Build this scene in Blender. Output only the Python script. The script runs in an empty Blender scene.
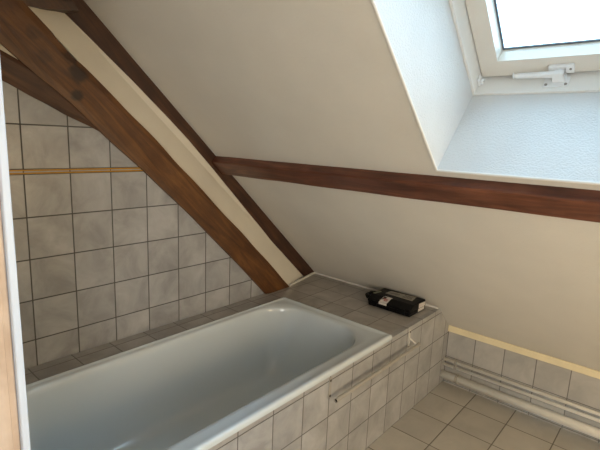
import bpy, bmesh, math, random
from mathutils import Vector, Matrix, noise

# ------------------------------------------------------------------ camera
C = bpy.context.scene.collection
F_PX, YAW, PITCH, ROLL = 448.99885694209473, 0.8604112621901118, -0.18832545274256846, 0.04359172834837952
CAM_H = 1.5
fw = Vector((math.sin(YAW) * math.cos(PITCH), math.cos(YAW) * math.cos(PITCH), math.sin(PITCH)))
rt = Vector((math.cos(YAW), -math.sin(YAW), 0))
up = rt.cross(fw)
R = rt * math.cos(ROLL) + up * math.sin(ROLL)
U_ = -rt * math.sin(ROLL) + up * math.cos(ROLL)
cd = bpy.data.cameras.new('camera')
cd.sensor_fit = 'HORIZONTAL'
cd.sensor_width = 36
cd.lens = F_PX / 600 * 36
cd.clip_start = 0.02
cam = bpy.data.objects.new('camera', cd)
cam.matrix_world = Matrix(((R.x, U_.x, -fw.x, 0), (R.y, U_.y, -fw.y, 0), (R.z, U_.z, -fw.z, CAM_H), (0, 0, 0, 1)))
C.objects.link(cam)
bpy.context.scene.camera = cam

# ------------------------------------------------------------------ world, lights, exposure
vs = bpy.context.scene.view_settings
vs.view_transform = 'Standard'
vs.look = 'None'
vs.gamma = 1
vs.use_curve_mapping = False
vs.exposure = 0.0

wd = bpy.data.worlds.new('sky')
bpy.context.scene.world = wd
wd.use_nodes = True
nt = wd.node_tree
nt.nodes.clear()
tc = nt.nodes.new('ShaderNodeTexCoord')
ns = nt.nodes.new('ShaderNodeTexNoise'); ns.inputs['Scale'].default_value = 3.2; ns.inputs['Detail'].default_value = 4
rp = nt.nodes.new('ShaderNodeValToRGB')
rp.color_ramp.elements[0].position = .38; rp.color_ramp.elements[0].color = (.43, .70, 1.0, 1)
rp.color_ramp.elements[1].position = .58; rp.color_ramp.elements[1].color = (.60, .82, 1.0, 1)
bg = nt.nodes.new('ShaderNodeBackground'); bg.inputs['Strength'].default_value = 10.5
wo = nt.nodes.new('ShaderNodeOutputWorld')
nt.links.new(tc.outputs['Generated'], ns.inputs['Vector'])
nt.links.new(ns.outputs['Fac'], rp.inputs['Fac'])
nt.links.new(rp.outputs['Color'], bg.inputs['Color'])
nt.links.new(bg.outputs['Background'], wo.inputs['Surface'])

def area(name, loc, target, sx, sy, power, col):
    l = bpy.data.lights.new(name, 'AREA')
    l.shape = 'RECTANGLE'; l.size = sx; l.size_y = sy; l.energy = power; l.color = col
    o = bpy.data.objects.new(name, l)
    o.location = loc
    o.rotation_euler = (Vector(target) - Vector(loc)).to_track_quat('-Z', 'Y').to_euler()
    C.objects.link(o)
    return o
# unseen area lights added to brighten the room, no real lamps
# added warm fill low at the back, standing in for floor bounce
area('back_fill', (1.3, -1.5, 1.0), (2.2, 1.0, .5), .9, .9, 29, (1.0, .76, .45))
area('room_fill', (-1.15, -.9, 1.2), (1.3, .9, 1.1), 1.2, 1.6, 52, (1.0, .97, .92))  # added soft neutral fill from the left, behind the viewer

# ------------------------------------------------------------------ constants of the place
SA = 0.7434076562579484
K = Vector((2.663, 0, .386))                       # knee wall top, where the slope starts
UU = Vector((-math.cos(SA), 0, math.sin(SA)))      # up the slope
NN = Vector((math.sin(SA), 0, math.cos(SA)))       # out through the roof
def W(u, v, w):
    return K + UU * u + NN * w + Vector((0, v, 0))
YG, YA, XK, ZD, ZK = 1.91, 1.013, 2.663, .539, .386
YP = 1.99                                          # plaster plane of the gable
XL, YB, ZC = -1.25, -1.6, 2.5

# ------------------------------------------------------------------ material helpers
def newmat(name):
    m = bpy.data.materials.new(name)
    m.use_nodes = True
    return m, m.node_tree, m.node_tree.nodes['Principled BSDF']

def plain(name, col, rough=.5, metal=0, spec=.5, var=.06, scale=9, bump=0, bscale=60, coat=0):
    m, t, b = newmat(name)
    b.inputs['Roughness'].default_value = rough
    b.inputs['Metallic'].default_value = metal
    b.inputs['Specular IOR Level'].default_value = spec
    b.inputs['Coat Weight'].default_value = coat
    tc = t.nodes.new('ShaderNodeTexCoord')
    n = t.nodes.new('ShaderNodeTexNoise'); n.inputs['Scale'].default_value = scale; n.inputs['Detail'].default_value = 5
    t.links.new(tc.outputs['Object'], n.inputs['Vector'])
    r = t.nodes.new('ShaderNodeValToRGB')
    r.color_ramp.elements[0].position = .3; r.color_ramp.elements[1].position = .7
    r.color_ramp.elements[0].color = (*[max(0, c * (1 - var)) for c in col], 1)
    r.color_ramp.elements[1].color = (*[min(1, c * (1 + var)) for c in col], 1)
    t.links.new(n.outputs['Fac'], r.inputs['Fac'])
    t.links.new(r.outputs['Color'], b.inputs['Base Color'])
    if bump:
        n2 = t.nodes.new('ShaderNodeTexNoise'); n2.inputs['Scale'].default_value = bscale; n2.inputs['Detail'].default_value = 3
        t.links.new(tc.outputs['Object'], n2.inputs['Vector'])
        bp = t.nodes.new('ShaderNodeBump'); bp.inputs['Strength'].default_value = bump; bp.inputs['Distance'].default_value = .003
        t.links.new(n2.outputs['Fac'], bp.inputs['Height'])
        t.links.new(bp.outputs['Normal'], b.inputs['Normal'])
    return m

def math_node(t, op, a, b=None, c=None):
    n = t.nodes.new('ShaderNodeMath'); n.operation = op
    for i, x in enumerate((a, b, c)):
        if x is None: continue
        if isinstance(x, (int, float)): n.inputs[i].default_value = x
        else: t.links.new(x, n.inputs[i])
    return n.outputs[0]

def tile_mat(name, base, dark, grout, axes, gw=.0045, rough=.28, grain=7.0, band=None):
    """axes: list of (axis, origin, period). Grout lines at origin + k*period in object space."""
    m, t, b = newmat(name)
    tc = t.nodes.new('ShaderNodeTexCoord')
    sp = t.nodes.new('ShaderNodeSeparateXYZ')
    t.links.new(tc.outputs['Object'], sp.inputs[0])
    masks, ids = [], []
    for ax, o, p in axes:
        q = math_node(t, 'DIVIDE', math_node(t, 'SUBTRACT', sp.outputs['XYZ'.index(ax)], o), p)
        fl = math_node(t, 'FLOOR', q)
        fr = math_node(t, 'SUBTRACT', q, fl)
        d = math_node(t, 'MULTIPLY', math_node(t, 'MINIMUM', fr, math_node(t, 'SUBTRACT', 1.0, fr)), p)
        masks.append(math_node(t, 'SUBTRACT', 1.0, math_node(t, 'SMOOTHSTEP' if False else 'MULTIPLY', math_node(t, 'MINIMUM', math_node(t, 'MAXIMUM', math_node(t, 'DIVIDE', math_node(t, 'SUBTRACT', d, gw * .35), gw * .35), 0.0), 1.0), 1.0)))
        ids.append(fl)
    g = masks[0]
    for x in masks[1:]: g = math_node(t, 'MAXIMUM', g, x)
    cb = t.nodes.new('ShaderNodeCombineXYZ')
    for i, x in enumerate(ids): t.links.new(x, cb.inputs[i])
    wn = t.nodes.new('ShaderNodeTexWhiteNoise'); wn.noise_dimensions = '3D'
    t.links.new(cb.outputs[0], wn.inputs['Vector'])
    # offset the marbling of every tile
    off = t.nodes.new('ShaderNodeVectorMath'); off.operation = 'SCALE'; off.inputs['Scale'].default_value = 3.0
    t.links.new(wn.outputs['Color'], off.inputs[0])
    ad = t.nodes.new('ShaderNodeVectorMath'); ad.operation = 'ADD'
    t.links.new(tc.outputs['Object'], ad.inputs[0]); t.links.new(off.outputs[0], ad.inputs[1])
    n = t.nodes.new('ShaderNodeTexNoise'); n.inputs['Scale'].default_value = grain; n.inputs['Detail'].default_value = 5
    n.inputs['Roughness'].default_value = .6; n.inputs['Distortion'].default_value = .6
    t.links.new(ad.outputs[0], n.inputs['Vector'])
    r = t.nodes.new('ShaderNodeValToRGB')
    r.color_ramp.elements[0].position = .32; r.color_ramp.elements[1].position = .68
    r.color_ramp.elements[0].color = (*dark, 1); r.color_ramp.elements[1].color = (*base, 1)
    t.links.new(n.outputs['Fac'], r.inputs['Fac'])
    hv = t.nodes.new('ShaderNodeHueSaturation')
    t.links.new(r.outputs['Color'], hv.inputs['Color'])
    t.links.new(math_node(t, 'ADD', math_node(t, 'MULTIPLY', wn.outputs['Value'], .12), .94), hv.inputs['Value'])
    mx = t.nodes.new('ShaderNodeMix'); mx.data_type = 'RGBA'
    t.links.new(g, mx.inputs['Factor'])
    t.links.new(hv.outputs['Color'], mx.inputs[6]); mx.inputs[7].default_value = (*grout, 1)
    t.links.new(mx.outputs[2], b.inputs['Base Color'])
    t.links.new(math_node(t, 'ADD', math_node(t, 'MULTIPLY', g, .5), rough), b.inputs['Roughness'])
    bp = t.nodes.new('ShaderNodeBump'); bp.inputs['Strength'].default_value = .5; bp.inputs['Distance'].default_value = .002; bp.invert = True
    t.links.new(g, bp.inputs['Height'])
    t.links.new(bp.outputs['Normal'], b.inputs['Normal'])
    return m

def wood_mat(name, light, mid, dark, direction, rough=.55, knots=True, scale=1.0):
    m, t, b = newmat(name)
    d = Vector(direction).normalized()
    a = Vector((0, 1, 0)) if abs(d.y) < .9 else Vector((1, 0, 0))
    e = d.cross(a).normalized(); f = d.cross(e).normalized()
    tc = t.nodes.new('ShaderNodeTexCoord')
    cb = t.nodes.new('ShaderNodeCombineXYZ')
    for i, (v, k) in enumerate(((d, 1.6), (e, 16), (f, 16))):
        dn = t.nodes.new('ShaderNodeVectorMath'); dn.operation = 'DOT_PRODUCT'
        dn.inputs[1].default_value = v * k * scale
        t.links.new(tc.outputs['Object'], dn.inputs[0]); t.links.new(dn.outputs['Value'], cb.inputs[i])
    n = t.nodes.new('ShaderNodeTexNoise'); n.inputs['Scale'].default_value = 1.6; n.inputs['Detail'].default_value = 8
    n.inputs['Roughness'].default_value = .65; n.inputs['Distortion'].default_value = 1.2
    t.links.new(cb.outputs[0], n.inputs['Vector'])
    r = t.nodes.new('ShaderNodeValToRGB'); cr = r.color_ramp
    cr.elements[0].position = .28; cr.elements[0].color = (*dark, 1)
    cr.elements[1].position = .74; cr.elements[1].color = (*light, 1)
    x = cr.elements.new(.5); x.color = (*mid, 1)
    t.links.new(n.outputs['Fac'], r.inputs['Fac'])
    col = r.outputs['Color']
    # broad stain patches
    n2 = t.nodes.new('ShaderNodeTexNoise'); n2.inputs['Scale'].default_value = 7; n2.inputs['Detail'].default_value = 4
    t.links.new(tc.outputs['Object'], n2.inputs['Vector'])
    r2 = t.nodes.new('ShaderNodeValToRGB'); r2.color_ramp.elements[0].position = .35; r2.color_ramp.elements[1].position = .6
    r2.color_ramp.elements[0].color = (.62, .55, .5, 1); r2.color_ramp.elements[1].color = (1, 1, 1, 1)
    t.links.new(n2.outputs['Fac'], r2.inputs['Fac'])
    mx = t.nodes.new('ShaderNodeMix'); mx.data_type = 'RGBA'; mx.blend_type = 'MULTIPLY'; mx.inputs['Factor'].default_value = .8
    t.links.new(col, mx.inputs[6]); t.links.new(r2.outputs['Color'], mx.inputs[7])
    col = mx.outputs[2]
    t.links.new(col, b.inputs['Base Color'])
    b.inputs['Roughness'].default_value = rough
    bp = t.nodes.new('ShaderNodeBump'); bp.inputs['Strength'].default_value = .35; bp.inputs['Distance'].default_value = .004
    t.links.new(n.outputs['Fac'], bp.inputs['Height']); t.links.new(bp.outputs['Normal'], b.inputs['Normal'])
    m['col'] = 1
    return m, t, b, tc, col

# ------------------------------------------------------------------ materials
M = {}
M['plaster'] = plain('cream_woodchip_paint', (.70, .66, .585), .75, spec=.3, var=.03, scale=4, bump=.6, bscale=120)
M['reveal'] = plain('skylit_woodchip_paint', (.66, .67, .665), .55, spec=.4, var=.03, scale=6, bump=1.0, bscale=170)  # same woodchip paint, cool tint of the sky light put into the colour
M['sash'] = plain('shaded_white_lacquer', (.74, .69, .61), .35, var=.02)  # white lacquer with the beige of its backlit shade in the colour
M['plaster_smooth'] = plain('cream_plaster', (.68, .63, .53), .8, spec=.3, var=.04, scale=5, bump=.2, bscale=60)
M['trim_cream'] = plain('cream_painted_wood', (.78, .68, .45), .5, var=.05, scale=12)
M['caulk_white'] = plain('white_bead_paint', (.80, .79, .75), .5, var=.02)
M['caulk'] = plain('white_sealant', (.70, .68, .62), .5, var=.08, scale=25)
TB, TD, TG = (.42, .415, .41), (.27, .267, .262), (.075, .07, .065)
M['tile_gable'] = tile_mat('grey_wall_tile_gable', TB, TD, TG, [('X', .601, .170), ('Z', 1.325 - .168 * 8, .168)])
M['tile_gable_up'] = tile_mat('grey_wall_tile_upper', TB, TD, TG, [('X', .601, .170), ('Z', 1.343, .168)])
M['tile_apron'] = tile_mat('grey_wall_tile_apron', TB, TD, (.13, .125, .115), [('X', .905, .170), ('Z', 0, .17)])
M['tile_deck'] = tile_mat('grey_wall_tile_deck', (.43, .405, .375), (.30, .28, .255), (.21, .195, .175), [('X', .905, .170), ('Y', 1.013, .17)])
M['tile_knee'] = tile_mat('grey_wall_tile_knee', (.46, .44, .41), (.35, .34, .32), (.16, .15, .14), [('Y', .839, .171), ('Z', .01, .17)])
M['tile_floor'] = tile_mat('beige_floor_tile', (.46, .43, .375), (.38, .355, .31), (.15, .135, .11), [('X', 2.475, .233), ('Y', .797, .233)], gw=.005, rough=.4, grain=5)
M['yellow'] = plain('yellow_glaze', (.40, .19, .002), .4, var=.12, scale=30)
M['enamel'] = plain('white_enamel', (.57, .625, .65), .12, var=.01, scale=3, coat=.6)
M['enamel_dark'] = plain('chrome', (.6, .6, .6), .15, metal=1)
M['white_paint'] = plain('white_lacquer', (.80, .79, .75), .35, var=.02)
M['white_plastic'] = plain('white_plastic', (.82, .83, .83), .3, var=.02)
M['pipe'] = plain('cream_pipe_paint', (.86, .83, .75), .3, var=.03, scale=20)
M['black'] = plain('black_plastic', (.004, .004, .0045), .45, spec=.16, var=.3, scale=40, bump=.2, bscale=220)
M['gasket'] = plain('grey_rubber', (.10, .12, .14), .5)
M['label_white'] = plain('white_sticker', (.62, .58, .54), .45, var=.05, scale=60)
M['label_grey'] = plain('grey_beige_sticker', (.33, .30, .25), .45, var=.25, scale=90)
M['label_green'] = plain('green_grey_sticker', (.20, .22, .15), .45, var=.2, scale=60)
M['label_dark'] = plain('sticker_print_ink', (.07, .065, .055), .5)
M['red'] = plain('red_print', (.35, .06, .04), .45)
M['steel'] = plain('screw_steel', (.35, .33, .3), .35, metal=1)
M['dark_hole'] = plain('tube_inside_shade', (.015, .012, .01), .9)
M['screw_dark'] = plain('rusty_screw', (.07, .055, .045), .6)
M['rail'] = plain('cream_rail_paint', (.33, .31, .27), .4, var=.06, scale=30)
M['bracket'] = plain('white_bracket_paint', (.58, .56, .50), .4, var=.08, scale=40)
M['case_wood'] = wood_mat('pine_casing', (.72, .59, .48), (.68, .54, .43), (.60, .46, .35), (0, 0, 1), .45, scale=.8)[0]
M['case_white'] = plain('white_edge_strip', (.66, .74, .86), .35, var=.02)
M['wood_truss'], *_t = wood_mat('oak_truss', (.20, .088, .022), (.120, .047, .012), (.048, .017, .006), (1.465, 0, -1.395), .5)
M['wood_brace'] = wood_mat('oak_brace', (.13, .055, .019), (.080, .031, .011), (.034, .013, .006), (.9, 0, -.43), .55)[0]
M['wood_rafter'] = wood_mat('oak_rafter', (.105, .043, .017), (.056, .021, .009), (.024, .009, .005), (-UU.x, 0, -UU.z), .5)[0]
M['wood_purlin'] = wood_mat('oak_purlin', (.27, .098, .048), (.13, .044, .024), (.06, .019, .012), (0, 1, 0), .30)[0]

def add_knots(m, spots):
    """dark knots: (x, y, z, radius) in object space mixed over the base colour"""
    t = m.node_tree; b = t.nodes['Principled BSDF']
    col = b.inputs['Base Color'].links[0].from_socket
    tc = t.nodes.new('ShaderNodeTexCoord')
    n = t.nodes.new('ShaderNodeTexNoise'); n.inputs['Scale'].default_value = 22; n.inputs['Detail'].default_value = 4
    t.links.new(tc.outputs['Object'], n.inputs['Vector'])
    for x, y, z, r, k in spots:
        vd = t.nodes.new('ShaderNodeVectorMath'); vd.operation = 'DISTANCE'
        t.links.new(tc.outputs['Object'], vd.inputs[0]); vd.inputs[1].default_value = (x, y, z)
        dd = math_node(t, 'ADD', math_node(t, 'DIVIDE', vd.outputs['Value'], r), math_node(t, 'MULTIPLY', math_node(t, 'SUBTRACT', n.outputs['Fac'], .5), 1.6))
        mr = t.nodes.new('ShaderNodeMapRange'); mr.interpolation_type = 'SMOOTHSTEP'
        mr.inputs[1].default_value = .5; mr.inputs[2].default_value = 1.15; mr.inputs[3].default_value = k; mr.inputs[4].default_value = 0
        t.links.new(dd, mr.inputs[0])
        mx = t.nodes.new('ShaderNodeMix'); mx.data_type = 'RGBA'
        t.links.new(mr.outputs[0], mx.inputs['Factor']); t.links.new(col, mx.inputs[6]); mx.inputs[7].default_value = (.016, .009, .006, 1)
        col = mx.outputs[2]
    t.links.new(col, b.inputs['Base Color'])

def glass_mat():
    m = bpy.data.materials.new('window_glass'); m.use_nodes = True
    t = m.node_tree; t.nodes.clear()
    o = t.nodes.new('ShaderNodeOutputMaterial')
    tr = t.nodes.new('ShaderNodeBsdfTransparent'); tr.inputs['Color'].default_value = (.93, .97, .97, 1)
    gl = t.nodes.new('ShaderNodeBsdfGlossy'); gl.inputs['Roughness'].default_value = .02
    fr = t.nodes.new('ShaderNodeFresnel'); fr.inputs['IOR'].default_value = 1.45
    mx = t.nodes.new('ShaderNodeMixShader')
    t.links.new(fr.outputs[0], mx.inputs[0]); t.links.new(tr.outputs[0], mx.inputs[1]); t.links.new(gl.outputs[0], mx.inputs[2])
    t.links.new(mx.outputs[0], o.inputs[0])
    return m
M['glass'] = glass_mat()

# ------------------------------------------------------------------ geometry helpers
def poly_prism(bm, pts, vec):
    """pts: planar polygon (Vectors); extruded by vec"""
    a = [bm.verts.new(p) for p in pts]
    b = [bm.verts.new(Vector(p) + vec) for p in pts]
    n = len(pts)
    bm.faces.new(a); bm.faces.new(list(reversed(b)))
    for i in range(n):
        bm.faces.new((a[i], b[i], b[(i + 1) % n], a[(i + 1) % n]))

def hexa(bm, p):
    """8 points: 4 bottom, 4 top in the same order"""
    v = [bm.verts.new(x) for x in p]
    for f in ((0, 3, 2, 1), (4, 5, 6, 7), (0, 1, 5, 4), (1, 2, 6, 5), (2, 3, 7, 6), (3, 0, 4, 7)):
        bm.faces.new([v[i] for i in f])

def box(bm, x0, x1, y0, y1, z0, z1, f=lambda x, y, z: Vector((x, y, z))):
    hexa(bm, [f(x0, y0, z0), f(x1, y0, z0), f(x1, y1, z0), f(x0, y1, z0), f(x0, y0, z1), f(x1, y0, z1), f(x1, y1, z1), f(x0, y1, z1)])

def tube(bm, a, b, r, seg=20, r2=None, caps=True):
    a, b = Vector(a), Vector(b); d = (b - a).normalized()
    e = d.orthogonal().normalized(); g = d.cross(e)
    r2 = r if r2 is None else r2
    A = []; B = []
    for i in range(seg):
        w = 2 * math.pi * i / seg
        o = e * math.cos(w) + g * math.sin(w)
        A.append(bm.verts.new(a + o * r)); B.append(bm.verts.new(b + o * r2))
    for i in range(seg):
        j = (i + 1) % seg
        bm.faces.new((A[i], A[j], B[j], B[i]))
    if caps:
        bm.faces.new(list(reversed(A))); bm.faces.new(B)

def bevel(bm, w, seg=2, ang=30):
    bmesh.ops.remove_doubles(bm, verts=bm.verts, dist=1e-6)
    es = [e for e in bm.edges if len(e.link_faces) == 2 and e.calc_face_angle(0) > math.radians(ang)]
    bmesh.ops.bevel(bm, geom=es, offset=w, offset_type='OFFSET', segments=seg, affect='EDGES', profile=.5, clamp_overlap=True)

def obj(name, bm, mat, parent=None, base=None, smooth=False):
    bmesh.ops.recalc_face_normals(bm, faces=bm.faces)
    base = Vector(base) if base is not None else Vector((0, 0, 0))
    if parent is not None and base.length == 0: base = ABS[parent.name]
    for v in bm.verts: v.co -= base
    me = bpy.data.meshes.new(name); bm.to_mesh(me); bm.free()
    if smooth:
        for p in me.polygons: p.use_smooth = True
    o = bpy.data.objects.new(name, me)
    if isinstance(mat, (list, tuple)):
        for x in mat: me.materials.append(x)
    else: me.materials.append(mat)
    C.objects.link(o)
    if parent is not None:
        o.parent = parent
        o.location = base - ABS[parent.name]
    else:
        o.location = base
    ABS[o.name] = base.copy()
    return o
ABS = {}

def empty(name, loc):
    o = bpy.data.objects.new(name, None); o.location = loc; o.empty_display_size = .1
    C.objects.link(o); ABS[o.name] = Vector(loc)
    return o

def tag(o, label=None, cat=None, group=None, kind=None):
    if label: o['label'] = label
    if cat: o['category'] = cat
    if group: o['group'] = group
    if kind: o['kind'] = kind
    return o
def struct(o, label=None, cat=None):
    o['kind'] = 'structure'
    return tag(o, label, cat)

# ------------------------------------------------------------------ room shell
bm = bmesh.new(); box(bm, XL - .1, XK + .1, YB - .1, YP + .1, -.1, 0)
struct(obj('floor', bm, M['tile_floor']), 'beige square-tiled bathroom floor', 'floor')

# gable wall: plaster slab, tiled face below the truss
bm = bmesh.new(); box(bm, XL - .1, XK + .1, YP, YP + .1, 0, 2.9)
gw = struct(obj('wall_gable', bm, M['plaster_smooth']), 'gable end wall behind the bathtub', 'wall')
def xz(pts, y): return [Vector((x, y, z)) for x, z in pts]
bm = bmesh.new()
poly_prism(bm, xz([(-.1, 0), (2.02, 0), (2.02, .50), (1.88, .70), (1.1, 1.43), (1.23, 1.325), (-.1, 1.325)][:4] + [(1.21, 1.325), (-.1, 1.325)], YG), Vector((0, YP - YG, 0)))
obj('tile_field', bm, M['tile_gable'], gw)
bm = bmesh.new()
poly_prism(bm, xz([(-.1, 1.343), (1.185, 1.343), (.93, 1.575), (.80, 1.60), (-.1, 1.955)], YG), Vector((0, YP - YG, 0)))
obj('tile_field', bm, M['tile_gable_up'], gw)
bm = bmesh.new()
for z0, z1 in ((1.3255, 1.3315), (1.3365, 1.3425)):
    box(bm, -.1, 1.20, YG - .004, YG + .02, z0, z1)
obj('border_stripe', bm, M['yellow'], gw)['label'] = 'thin yellow double border stripe between the grey tiles'
bm = bmesh.new(); box(bm, -.1, 1.20, YG + .001, YP, 1.324, 1.344)
obj('border_tile', bm, M['tile_gable'], gw)
# slanting plaster infill between truss and rafter
bm = bmesh.new()
a0, a1 = Vector((.55, YG - .0, 2.03)), Vector((2.135, YG - .0, .51))
b0 = W(2.75, YP - .004, -.100); b1 = W(.16, YP - .004, -.088)
NI = 24
fr_ = [[bm.verts.new((a0.lerp(a1, i / NI)).lerp(b0.lerp(b1, i / NI), j / 6)) for j in range(7)] for i in range(NI + 1)]
bk_ = [[bm.verts.new(Vector((v.co.x, YP + .03, v.co.z))) for v in (r_[0], r_[-1])] for r_ in fr_]
for i in range(NI):
    for j in range(6): bm.faces.new((fr_[i][j], fr_[i][j + 1], fr_[i + 1][j + 1], fr_[i + 1][j]))
    bm.faces.new((fr_[i][0], fr_[i + 1][0], bk_[i + 1][0], bk_[i][0])); bm.faces.new((fr_[i][6], bk_[i][1], bk_[i + 1][1], fr_[i + 1][6]))
    bm.faces.new((bk_[i][0], bk_[i + 1][0], bk_[i + 1][1], bk_[i][1]))
for r_, k_ in ((fr_[0], bk_[0]), (fr_[-1], bk_[-1])): bm.faces.new([*r_, k_[1], k_[0]])
poly_prism(bm, xz([(.30, 1.80), (.64, 1.66), (.66, 1.74), (.30, 2.05)], YG - .004), Vector((0, .05, 0)))
oi = obj('plaster_infill', bm, M['plaster_smooth'], gw)

# knee wall
bm = bmesh.new(); box(bm, XK, XK + .1, YB - .1, YP + .1, 0, ZK)
kw = struct(obj('wall_knee', bm, M['tile_knee']), 'low tiled knee wall under the roof slope', 'wall')
bm = bmesh.new(); box(bm, XK - .012, XK + .02, YB, YA - .001, ZK - .036, ZK + .004)
bevel(bm, .003)
struct(obj('trim_1', bm, M['trim_cream']), 'cream painted trim along the top of the knee wall', 'trim')

# sloping ceiling with the window opening
UB, UT, VL, VR = 1.515, 2.70, .695, -.09
TH = .56
bm = bmesh.new()
for u0, u1, v0, v1 in ((-.1, UB, YB - .1, YP + .1), (UT, 3.35, YB - .1, YP + .1), (UB, UT, VL, YP + .1), (UB, UT, YB - .1, VR)):
    box(bm, u0, u1, v0, v1, 0, TH, W)
ceil = struct(obj('ceiling', bm, [M['plaster'], M['reveal']]), 'sloping cream woodchip ceiling with a window recess', 'ceiling')
for p in ceil.data.polygons:
    c_ = p.center - K; u_, w_ = c_.dot(UU), c_.dot(NN)
    if abs(w_ - TH / 2) < .01 and UB - .01 < u_ < UT + .01 and VR - .01 < c_.y < VL + .01: p.material_index = 1
def bead_ring(bm, r):
    P_ = [W(UB, VR, 0), W(UB, VL, 0), W(UT, VL, 0), W(UT, VR, 0)]
    for i in range(4): tube(bm, P_[i], P_[(i + 1) % 4], r, 10)
bm = bmesh.new(); bead_ring(bm, .0045)
obj('corner_bead', bm, M['caulk_white'], ceil)['label'] = 'white corner bead around the window recess'
bm = bmesh.new(); box(bm, XL - .1, .45, YB - .1, YP + .1, ZC, ZC + .1)
struct(obj('ceiling_flat', bm, M['plaster']), 'flat ceiling above the slope', 'ceiling')
bm = bmesh.new(); box(bm, XL - .1, XL, YB - .1, YP + .1, 0, ZC)
struct(obj('wall_left', bm, M['plaster']), 'cream wall on the left side of the room', 'wall')
bm = bmesh.new(); box(bm, XL, XK + .1, YB - .1, YB, 0, ZC)
struct(obj('wall_back', bm, M['plaster']), 'cream wall behind the viewer', 'wall')
# short wall at the foot of the tub
bm = bmesh.new(); box(bm, XL, .235, 1.02, 1.09, 0, ZC); box(bm, .15, .235, 1.09, YP, 0, ZC)
struct(obj('wall_front', bm, M['plaster']), 'short wall at the foot of the bathtub', 'wall')
bm = bmesh.new(); box(bm, .12, .2712, .998, 1.019, 0, ZC)
bevel(bm, .003)
box(bm, .257, .2595, .9965, .999, 0, ZC)
struct(obj('trim_2', bm, M['case_wood']), 'light pine casing board at the left edge', 'trim')
bm = bmesh.new(); box(bm, .2714, .2862, .985, 1.019, 0, ZC)
bevel(bm, .003, 3)
struct(obj('trim_3', bm, M['case_white']), 'white edge strip beside the pine casing', 'trim')
# plain closing of the front room side above tub foot
# ------------------------------------------------------------------ window
win = struct(empty('window_1', W(UB, (VL + VR) / 2, .386)), 'white roof window with handle at its lower edge', 'window')
def ring(bm, u0, u1, v0, v1, t, w0, w1):
    """rectangular ring; inner rectangle u0..u1, v0..v1 (v0<v1), t = width outward"""
    box(bm, u0 - t, u0, v0 - t, v1 + t, w0, w1, W)
    box(bm, u1, u1 + t, v0 - t, v1 + t, w0, w1, W)
    box(bm, u0, u1, v0 - t, v0, w0, w1, W)
    box(bm, u0, u1, v1, v1 + t, w0, w1, W)
g = .010
bm = bmesh.new(); ring(bm, UB + g, UT - g, VR + g, VL - g, g - .0005, .386, TH)
bevel(bm, .0015, 2)
obj('window_frame', bm, M['white_paint'], win)
g2 = .0135
bm = bmesh.new(); ring(bm, UB + .088, UT - .088, VR + .081, VL - .081, .081 - g2, .470, .545)
obj('sash', bm, M['sash'], win)['label'] = 'white painted sash frame'
bm = bmesh.new(); ring(bm, UB + .0885, UT - .0885, VR + .0815, VL - .0815, -.012, .4705, .4715)
bm.free()
bm = bmesh.new(); ring(bm, UB + .094, UT - .094, VR + .087, VL - .087, .006, .534, .541)
obj('gasket', bm, M['gasket'], win)['label'] = 'dark grey rubber gasket around the pane'
bm = bmesh.new(); box(bm, UB + .07, UT - .07, VR + .07, VL - .07, .546, .552, W)
obj('glass_pane', bm, M['glass'], win)['label'] = 'clear window pane showing bright sky'
# back seal between frame and sash
bm = bmesh.new(); ring(bm, UB + .0145, UT - .0145, VR + .0145, VL - .0145, .004, .500, .545)
obj('seal', bm, M['gasket'], win)
# handle at the bottom rail
bm = bmesh.new()
box(bm, UB + .0105, UB + .015, .372, .452, .405, .455, W)
bevel(bm, .002)
box(bm, UB + .015, UB + .034, .385, .425, .428, .452, W)
hb = obj('handle_base', bm, M['white_plastic'], win)
bm = bmesh.new()
box(bm, UB + .028, UB + .060, .362, .442, .455, .4695, W)
bevel(bm, .003)
obj('catch_plate', bm, M['white_plastic'], hb)
bm = bmesh.new()
pr = [(.388, .020, .022), (.405, .026, .026), (.425, .020, .020), (.54, .017, .015), (.555, .013, .010)]
last = None
for v, a, b_ in pr:
    q = [bm.verts.new(W(UB + .037 + da * a / 2 + (v - .37) * .02, v, .440 + db * b_ / 2)) for da, db in ((-1, -1), (1, -1), (1, 1), (-1, 1))]
    if last:
        for i in range(4): bm.faces.new((last[i], last[(i + 1) % 4], q[(i + 1) % 4], q[i]))
    else: bm.faces.new(q)
    last = q
bm.faces.new(list(reversed(last)))
bevel(bm, .004, 3)
obj('lever', bm, M['white_plastic'], hb, smooth=True)['label'] = 'white tapered handle lever'
bm = bmesh.new()
for v, u in ((.442, .0155), (.380, .0155)):
    tube(bm, W(UB + u - .001, v, .415), W(UB + u + .002, v, .415), .005, 12)
tube(bm, W(UB + .046, .372, .4530), W(UB + .046, .372, .4555), .004, 12)
obj('screw', bm, M['steel'], hb)
# corner bracket of the frame
bm = bmesh.new()
box(bm, UB + .012, UB + .045, VL - .019, VL - .0105, .425, .455, W)
box(bm, UB + .016, UB + .030, VL - .030, VL - .018, .430, .450, W)
bevel(bm, .0025)
obj('corner_catch', bm, M['white_plastic'], win)

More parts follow.
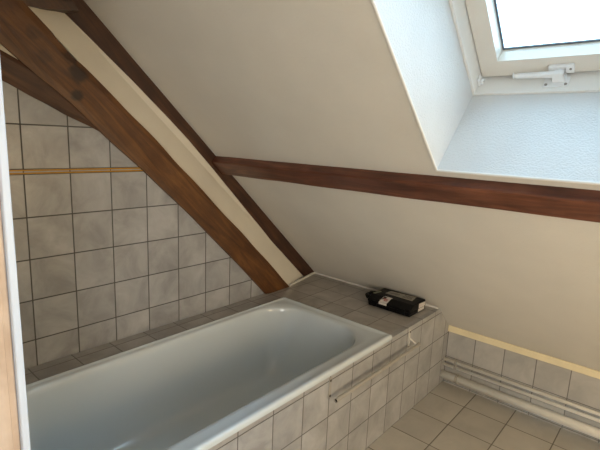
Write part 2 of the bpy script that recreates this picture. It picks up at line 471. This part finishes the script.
# ------------------------------------------------------------------ timbers
def ragged_beam(name, lo0, lo1, hi1, hi0, y0, y1, mat, amp=.004, nseg=60, seed=1, notch=(), bow=(0, 0)):
    """side profile in xz: lower edge lo0->lo1, upper edge hi0->hi1; slight waviness"""
    bm = bmesh.new(); rings = []
    NT = 7
    for i in range(nseg + 1):
        k = i / nseg
        lo = Vector(lo0).lerp(Vector(lo1), k); hi = Vector(hi0).lerp(Vector(hi1), k)
        kk = max(0, (k - .2) / .8)
        d = (hi - lo).normalized()
        lo = lo + d * bow[0] * math.sin(math.pi * kk); hi = hi + d * bow[1] * math.sin(math.pi * kk)
        p = k * 9 + seed * 7.3
        lo = lo + d * (noise.noise(Vector((p, 1.7, seed))) * amp)
        hi = hi + d * (noise.noise(Vector((p, 9.1, seed))) * amp)
        for kc, w_, dep in notch:
            hi = hi - d * dep * math.exp(-((k - kc) / w_) ** 2)
        q = []
        for j in range(NT): q.append((lo.lerp(hi, j / (NT - 1)), y0))
        for j in range(NT): q.append((hi.lerp(lo, j / (NT - 1)), y1))
        vs_ = []
        for n_, (pt, y) in enumerate(q):
            yy = y
            if y == y0:
                yy += noise.noise(Vector((pt[0] * 6, pt[1] * 6, seed))) * amp * .8
                if n_ in (0, NT - 1): yy += .006
            vs_.append(bm.verts.new((pt[0], yy, pt[1])))
        rings.append(vs_)
    n = 2 * NT
    for a, b in zip(rings, rings[1:]):
        for j in range(n): bm.faces.new((a[j], a[(j + 1) % n], b[(j + 1) % n], b[j]))
    bm.faces.new(rings[0]); bm.faces.new(list(reversed(rings[-1])))
    o = obj(name, bm, mat, smooth=True)
    for p in o.data.polygons: p.use_smooth = False
    return o
bb = ragged_beam('truss_beam', (.20, 2.11), (1.905, ZD + .001), (2.125, ZD + .001), (.38, 2.18), 1.888, YP - .002, M['wood_truss'], .008, 90, 2, notch=((.216, .008, .010), (.240, .012, .012)), bow=(.036, .014))
tag(bb, 'thick brown diagonal beam with dark knots standing on the tub surround', 'beam')
add_knots(M['wood_truss'], [(.812, 1.888, 1.718, .045, .85), (.804, 1.888, 1.631, .024, .85), (.785, 1.888, 1.775, .03, .7), (.66, 1.888, 1.84, .03, .35), (.70, 1.888, 1.76, .03, .3)])
br = ragged_beam('brace_beam', (.10, 1.875), (.97, 1.46), (1.06, 1.53), (.15, 1.951), 1.898, YP - .002, M['wood_brace'], .004, 50, 5)
tag(br, 'dark wooden brace tucked under the thick diagonal beam at the left', 'beam')
cb_ = ragged_beam('collar_beam', (.42, 1.897), (.84, 1.958), (.70, 2.10), (.42, 2.10), 1.905, YP - .002, M['wood_rafter'], .003, 20, 8)
tag(cb_, 'short dark horizontal beam joining the two diagonal timbers at the top left', 'beam')

bm = bmesh.new(); rings = []
for i in range(81):
    u = .19 + i / 80 * 2.75
    LO = ((0, .085), (.32, .085), (.79, .086), (1.18, .070), (1.46, .060), (1.68, .055), (1.85, .060), (2.07, .071), (2.25, .084), (2.42, .096), (3.2, .11))
    for (ua, la), (ub, lb) in zip(LO, LO[1:]):
        if ua <= u <= ub: lo = la + (lb - la) * (u - ua) / (ub - ua)
    lo += .002 * noise.noise(Vector((u * 5, 0, 3)))
    y0 = YP - .012 + .003 * noise.noise(Vector((u * 4, 4, 3)))
    q = [W(u, y0, -.0005), W(u, y0, -lo * .5), W(u, y0, -lo + .005), W(u, y0 + .005, -lo), W(u, YP - .0005, -lo), W(u, YP - .0005, -.0005)]
    rings.append([bm.verts.new(p) for p in q])
for a, b in zip(rings, rings[1:]):
    for j in range(6): bm.faces.new((a[j], a[(j + 1) % 6], b[(j + 1) % 6], b[j]))
bm.faces.new(rings[0]); bm.faces.new(list(reversed(rings[-1])))
bmesh.ops.bisect_plane(bm, geom=bm.verts[:] + bm.edges[:] + bm.faces[:], plane_co=(0, 0, ZD + .001), plane_no=(0, 0, -1), clear_outer=True)
rf = obj('rafter', bm, M['wood_rafter'])
tag(rf, 'thin dark rafter running down the corner of ceiling and gable wall', 'beam')

bm = bmesh.new(); rings = []
for i in range(101):
    y = YP - .015 - i / 100 * (YP - .015 - YB - .001)
    tpos = 1.4845 + .003 * noise.noise(Vector((y * 3, 0, 1)))   # upper edge, distance up the slope
    bpos = tpos - .1055 + .003 * noise.noise(Vector((y * 3, 5, 1)))
    d = .043 + .002 * noise.noise(Vector((y * 4, 9, 1)))
    q = [W(tpos, y, -.0003), W(tpos, y, -d + .006), W(tpos - .002, y, -d + .002), W(tpos - .008, y, -d), W((tpos + bpos) / 2, y, -d - .0005), W(bpos + .004, y, -d), W(bpos, y, -d + .005), W(bpos, y, -.0003)]
    rings.append([bm.verts.new(p) for p in q])
n = 8
for a, b in zip(rings, rings[1:]):
    for j in range(n): bm.faces.new((a[j], a[(j + 1) % n], b[(j + 1) % n], b[j]))
bm.faces.new(rings[0]); bm.faces.new(list(reversed(rings[-1])))
tag(obj('purlin', bm, M['wood_purlin']), 'long reddish brown horizontal beam across the sloping ceiling below the window', 'beam')

# ------------------------------------------------------------------ tub surround (tiled box around the tub)
sur = tag(empty('tub_surround', (1.4, YA, 0)), 'grey tiled box and ledge enclosing the white bathtub', 'tub surround')
XS = XK - (ZD - ZK) / math.tan(SA)
TX0, TX1, TY0, TY1 = .262, 1.918, 1.003, 1.750     # tub rim outer
bm = bmesh.new()
poly_prism(bm, xz([(.24, 0.0005), (XK - .001, .0005), (XK - .001, ZK), (XS, ZD - .002), (.24, ZD - .002)], YA), Vector((0, .04, 0)))
obj('apron', bm, M['tile_apron'], sur, base=(0, 0, 0.0)) if False else None
def wobj(name, bm, mat, parent):
    """child whose object space equals world space (keeps tile joints on the grid)"""
    me = bpy.data.meshes.new(name)
    bmesh.ops.recalc_face_normals(bm, faces=bm.faces); bm.to_mesh(me); bm.free()
    o = bpy.data.objects.new(name, me); me.materials.append(mat); C.objects.link(o)
    o.parent = parent; o.location = -ABS[parent.name]; ABS[o.name] = Vector((0, 0, 0))
    return o
bm = bmesh.new()
poly_prism(bm, xz([(.24, 0.0005), (XK - .001, .0005), (XK - .001, ZK - .04), (XK - .003, ZK), (XS + .0305 , .508), (.24, .508)], YA), Vector((0, .04, 0)))
wobj('apron', bm, M['tile_apron'], sur)
bm = bmesh.new()
poly_prism(bm, xz([(.24, .510), (XS + .028, .510), (XS - .002, ZD), (.24, ZD)], YA - .0005), Vector((0, .03, 0)))
wobj('edge_tile', bm, M['tile_apron'], sur)
# ledge top: pieces around the tub
bm = bmesh.new()
zt = ZD
box(bm, .24, 1.90, 1.735, YG - .001, zt - .03, zt)
box(bm, 1.90, XS - .001, YA + .03, YG - .001, zt - .03, zt)
poly_prism(bm, [Vector(p) for p in ((1.95, YG - .001, zt - .03), (XS - .001, YG - .001, zt - .03), (XS - .001, YP - .001, zt - .03), (2.30, YP - .001, zt - .03), (2.05, YG + .02, zt - .03))], Vector((0, 0, .03)))
wobj('ledge', bm, M['tile_deck'], sur)
# light joint line along slope and gable
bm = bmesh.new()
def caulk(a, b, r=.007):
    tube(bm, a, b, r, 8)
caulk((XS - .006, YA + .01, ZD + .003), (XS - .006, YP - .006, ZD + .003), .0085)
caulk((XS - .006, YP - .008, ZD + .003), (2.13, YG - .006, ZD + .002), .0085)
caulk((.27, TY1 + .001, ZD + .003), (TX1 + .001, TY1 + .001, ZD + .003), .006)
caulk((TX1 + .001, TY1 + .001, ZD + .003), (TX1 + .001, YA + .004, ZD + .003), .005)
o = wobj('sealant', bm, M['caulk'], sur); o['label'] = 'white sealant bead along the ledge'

# ------------------------------------------------------------------ bathtub
tub = tag(empty('bathtub', (1.1, 1.38, .0)), 'white enamel bathtub set into the grey tiled surround', 'bathtub')
def rrect(x0, x1, y0, y1, r, z, n=14, rl=None):
    pts = []
    rl = r if rl is None else rl
    for cx, cy, a0, rr in ((x1 - r, y1 - r, 0, r), (x0 + rl, y1 - rl, 90, rl), (x0 + rl, y0 + rl, 180, rl), (x1 - r, y0 + r, 270, r)):
        for i in range(n):
            a = math.radians(a0 + 90 * i / (n - 1))
            pts.append(Vector((cx + rr * math.cos(a), cy + rr * math.sin(a), z)))
    return pts
ZR = .562
L = []
L.append(rrect(TX0, TX1, TY0, TY1, .012, ZR - .023))
L.append(rrect(TX0, TX1, TY0, TY1, .012, ZR - .010))
L.append(rrect(TX0 + .0015, TX1 - .0015, TY0 + .0015, TY1 - .0015, .012, ZR - .005))
L.append(rrect(TX0 + .005, TX1 - .005, TY0 + .005, TY1 - .005, .012, ZR - .001))
L.append(rrect(TX0 + .010, TX1 - .010, TY0 + .010, TY1 - .010, .012, ZR))
L.append(rrect(TX0 + .020, TX1 - .020, TY0 + .020, TY1 - .014, .014, ZR - .0005))
L.append(rrect(TX0 + .028, TX1 - .027, TY0 + .028, TY1 - .018, .018, ZR - .005))
L.append(rrect(TX0 + .050, TX1 - .048, TY0 + .060, TY1 - .026, .10, ZR - .006))
ix0, ix1, iy0, iy1 = TX0 + .075, TX1 - .066, TY0 + .076, TY1 - .038
L.append(rrect(ix0, ix1, iy0, iy1, .215, ZR - .008))
for k, (dx1, dy, r, z) in enumerate([(.006, .004, .208, ZR - .012), (.012, .009, .20, ZR - .022), (.018, .013, .185, ZR - .045), (.032, .019, .155, ZR - .10), (.055, .030, .12, ZR - .18), (.085, .042, .09, ZR - .27), (.11, .053, .075, ZR - .33), (.13, .068, .075, ZR - .365), (.165, .098, .08, ZR - .385), (.22, .145, .08, ZR - .393)]):
    L.append(rrect(ix0 + dx1 * 1.3, ix1 - dx1, iy0 + dy, iy1 - dy, r, z))
bm = bmesh.new(); prev = None
for ring_ in L:
    vs_ = [bm.verts.new(p) for p in ring_]
    if prev:
        for i in range(len(vs_)):
            j = (i + 1) % len(vs_)
            bm.faces.new((prev[i], prev[j], vs_[j], vs_[i]))
    prev = vs_
bm.faces.new(prev)
bmesh.ops.remove_doubles(bm, verts=bm.verts, dist=1e-5)
tubm = obj('tub_shell', bm, M['enamel'], tub, smooth=True)
bm = bmesh.new()
tube(bm, (.55, 1.38, ZR - .3925), (.55, 1.38, ZR - .388), .035, 28)
tube(bm, (.55, 1.38, ZR - .388), (.55, 1.38, ZR - .384), .018, 20)
obj('drain', bm, M['enamel_dark'], tub)['label'] = 'chrome drain plug'

# ------------------------------------------------------------------ towel rail on the apron
YR = YA - .044
tr = tag(empty('towel_rail', (1.40, YA, .45)), 'thin cream towel rail on the tiled side of the tub, open at one end', 'towel rail')
bm = bmesh.new()
xa, xb, zr_, r0 = 1.402, 2.155, .4420, .0095
seg = 24
def rg(x, r): return [bm.verts.new((x, YR + r * math.cos(2 * math.pi * i / seg), zr_ + r * math.sin(2 * math.pi * i / seg))) for i in range(seg)]
rr = [rg(xa + .05, r0 - .002), rg(xa, r0 - .002), rg(xa, r0), rg(xb, r0)]
for a, b in zip(rr, rr[1:]):
    for i in range(seg): bm.faces.new((a[i], a[(i + 1) % seg], b[(i + 1) % seg], b[i]))
bm.faces.new(rr[-1])
obj('rail_tube', bm, M['rail'], tr, smooth=False)
bm = bmesh.new(); tube(bm, (xa + .006, YR, zr_), (xa + .009, YR, zr_), r0 - .0021, 24)
obj('hollow_shade', bm, M['dark_hole'], tr)['label'] = 'dark disc painted as shade in the hollow rail end'  # near-black disc stands in for the shade inside the open tube
def bracket(x, arm):
    bm = bmesh.new()
    box(bm, x - .009, x + .009, YA - .0045, YA - .0005, .432, .526)
    bevel(bm, .0022, 2)
    if arm:
        tube(bm, (x + .001, YA - .004, .476), (x + .012, YR + .006, .452), .0050, 12, .0045)
        tube(bm, (x - .006, YA - .004, .474), (x - .008, YA - .010, .430), .0042, 10, .0035)
    o = obj('bracket', bm, M['bracket'] if arm else M['rail'], tr)
    for z in (.512, .442):
        bm = bmesh.new(); tube(bm, (x, YA - .004, z), (x, YA - .007, z), .0058, 14, .0045)
        obj('screw', bm, M['screw_dark'], o)
bracket(1.414, False)
bracket(2.116, True)

# ------------------------------------------------------------------ power tool case on the ledge
case = tag(empty('tool_case', (2.32, 1.22, ZD)), 'black plastic tool case with stickers lying on the tiled ledge', 'case')
cx0, cx1, cy0, cy1 = 2.222, 2.414, 1.073, 1.352
def prof_mesh(P, y0, y1, w, seg=3):
    bm = bmesh.new(); poly_prism(bm, [Vector((x, y0, z)) for x, z in P], Vector((0, y1 - y0, 0)))
    bmesh.ops.recalc_face_normals(bm, faces=bm.faces); bevel(bm, w, seg, 12); return bm
bm = prof_mesh([(cx0 + .010, ZD + .001), (cx1 + .012, ZD + .001), (cx1 + .012, ZD + .026), (cx0 + .003, ZD + .026)], cy0 + .003, cy1 - .002, .004)
for i in range(5):
    y = cy0 + .035 + i * .047
    box(bm, cx0 + .001, cx0 + .012, y, y + .018, ZD + .006, ZD + .024)
obj('case_bottom', bm, M['black'], case)
ZT = ZD + .066
bm = prof_mesh([(cx0, ZD + .028), (cx1 + .010, ZD + .028), (cx1, ZT), (cx0 + .044, ZT), (cx0, ZD + .044)], cy0, cy1, .005)
for y0_, y1_ in ((cy0 + .020, cy0 + .034), (cy1 - .060, cy1 - .046)):
    box(bm, cx0 + .05, cx1 - .012, y0_, y1_, ZT - .002, ZT + .0012)
obj('case_lid', bm, M['black'], case)
for y in (cy0 + .030, cy1 - .065):
    bm = bmesh.new(); box(bm, cx0 - .005, cx0 + .0015, y, y + .034, ZD + .014, ZD + .043)
    bevel(bm, .002)
    obj('latch', bm, M['black'], case)
bm = bmesh.new()
pts = [(cx0 + .045, cy1 - .004, .036), (cx0 + .05, cy1 + .030, .036), (cx0 + .07, cy1 + .048, .036), (cx1 - .075, cy1 + .048, .036), (cx1 - .055, cy1 + .030, .036), (cx1 - .05, cy1 - .004, .036)]
for a, b in zip(pts, pts[1:]):
    tube(bm, (a[0], a[1], ZD + a[2]), (b[0], b[1], ZD + b[2]), .013, 14)
obj('carrying_handle', bm, M['black'], case)
def sheet(name, P, mat, n, label=None, parent=case):
    n = Vector(n).normalized()
    bm = bmesh.new(); poly_prism(bm, [Vector(p) + n * .0006 for p in P], n * .0006)
    o = obj(name, bm, mat, parent)
    if label: o['label'] = label
    return o
zl = ZT + .0008
sheet('sticker', [(2.322, 1.292, zl), (2.383, 1.288, zl), (2.401, 1.124, zl), (2.318, 1.112, zl)], M['label_grey'], (0, 0, 1), 'beige printed sticker along the lid')
pb = bmesh.new()
for k, (x, y0_, y1_) in enumerate([(2.336, 1.125, 1.185), (2.349, 1.130, 1.19), (2.362, 1.132, 1.18), (2.375, 1.133, 1.19), (2.345, 1.215, 1.275), (2.36, 1.215, 1.265)]):
    box(pb, x, x + .005, y0_, y1_, zl + .0012, zl + .0016)
obj('sticker_print', pb, M['label_dark'], case)
nf = (-.022, 0, .044)
f0, f1 = (cx0 + .0415, ZT - .0012), (cx0 + .001, ZD + .0445)
lab = sheet('sticker', [(f0[0] + .012, 1.212, ZT + .0005), (f0[0] + .012, 1.262, ZT + .0005), (f0[0], 1.266, f0[1] + .0006), (f1[0], 1.274, f1[1]), (f1[0], 1.222, f1[1]), (f0[0], 1.216, f0[1] + .0006)], M['label_white'], nf, 'white sticker with red print folded over the front edge')
sheet('sticker_fold', [(cx0, 1.222, ZD + .0445), (cx0, 1.274, ZD + .0445), (cx0, 1.274, ZD + .031), (cx0, 1.222, ZD + .031)], M['label_white'], (-1, 0, 0))
bm = bmesh.new()
for k in range(3):
    t0, t1 = .28 + k * .16, .38 + k * .16
    P4 = []
    for t_, y_ in ((t0, 1.228), (t0, 1.258 - k * .004), (t1, 1.258 - k * .004), (t1, 1.230)):
        P4.append(Vector((f0[0] + (f1[0] - f0[0]) * t_, y_, f0[1] + (f1[1] - f0[1]) * t_)) + Vector(nf).normalized() * .0022)
    poly_prism(bm, P4, Vector(nf).normalized() * .0004)
obj('red_print', bm, M['red'], lab)
sheet('sticker', [(2.272, 1.348, zl), (2.338, 1.340, zl), (2.329, 1.319, zl), (2.266, 1.330, zl)], M['label_green'], (0, 0, 1), 'small green grey sticker at the far end of the lid')
sheet('sticker_side', [(2.330, cy0, ZD + .058), (2.410, cy0, ZD + .054), (2.410, cy0, ZD + .030), (2.330, cy0, ZD + .030)], M['label_white'], (0, -1, 0), 'white sticker on the short side')
sheet('sticker_side', [(2.332, cy0 + .003, ZD + .025), (2.408, cy0 + .003, ZD + .025), (2.408, cy0 + .003, ZD + .008), (2.332, cy0 + .003, ZD + .008)], M['label_white'], (0, -1, 0))

# ------------------------------------------------------------------ heating pipes along the knee wall
def pipe(name, x, z, r, label, group=None, y0=YB + .002, y1=YA - .001):
    bm = bmesh.new(); tube(bm, (x, y0, z), (x, y1, z), r, 28)
    o = obj(name, bm, M['pipe'], base=(x, (y0 + y1) / 2, z), smooth=True)
    for p in o.data.polygons:
        if len(p.vertices) > 4: p.use_smooth = False
    return tag(o, label, 'pipe', group)
pipe('heating_pipe', 2.638, .170, .0095, 'thin cream heating pipe, uppermost of three on the knee wall')
pipe('heating_pipe', 2.640, .134, .0095, 'thin cream heating pipe in the middle between thin upper and thick lower pipe')
pipe('waste_pipe', 2.630, .068, .026, 'thick cream pipe nearest the floor along the knee wall')
def clip(name, x, z, r, y, label, zt, zb):
    bm = bmesh.new()
    for zz in ([zt, zb] if zb else [zt]):
        for i in range(16):
            a0, a1 = 2 * math.pi * i / 16, 2 * math.pi * (i + 1) / 16
            def p(a, rr, yy): return Vector((x + rr * math.cos(a), yy, zz + rr * math.sin(a)))
            hexa(bm, [p(a0, r + .0005, y), p(a1, r + .0005, y), p(a1, r + .0005, y + .016), p(a0, r + .0005, y + .016), p(a0, r + .004, y), p(a1, r + .004, y), p(a1, r + .004, y + .016), p(a0, r + .004, y + .016)])
    box(bm, x + r + .001, XK - .0005, y + .003, y + .013, zt - .004, zt + .004)
    if zb: box(bm, x - .004, x + .006, y + .003, y + .013, zb + r + .003, zt - r - .003)
    tag(obj(name, bm, M['rail'], base=(x, y, zt)), label, 'pipe clip')
clip('pipe_clip', 2.639, .17, .0095, .925, 'small white double clip holding the two thin pipes near the tub', .170, .134)
clip('pipe_clip', 2.630, .068, .026, .905, 'white ring clip around the thick lower pipe near the tub', .068, None)
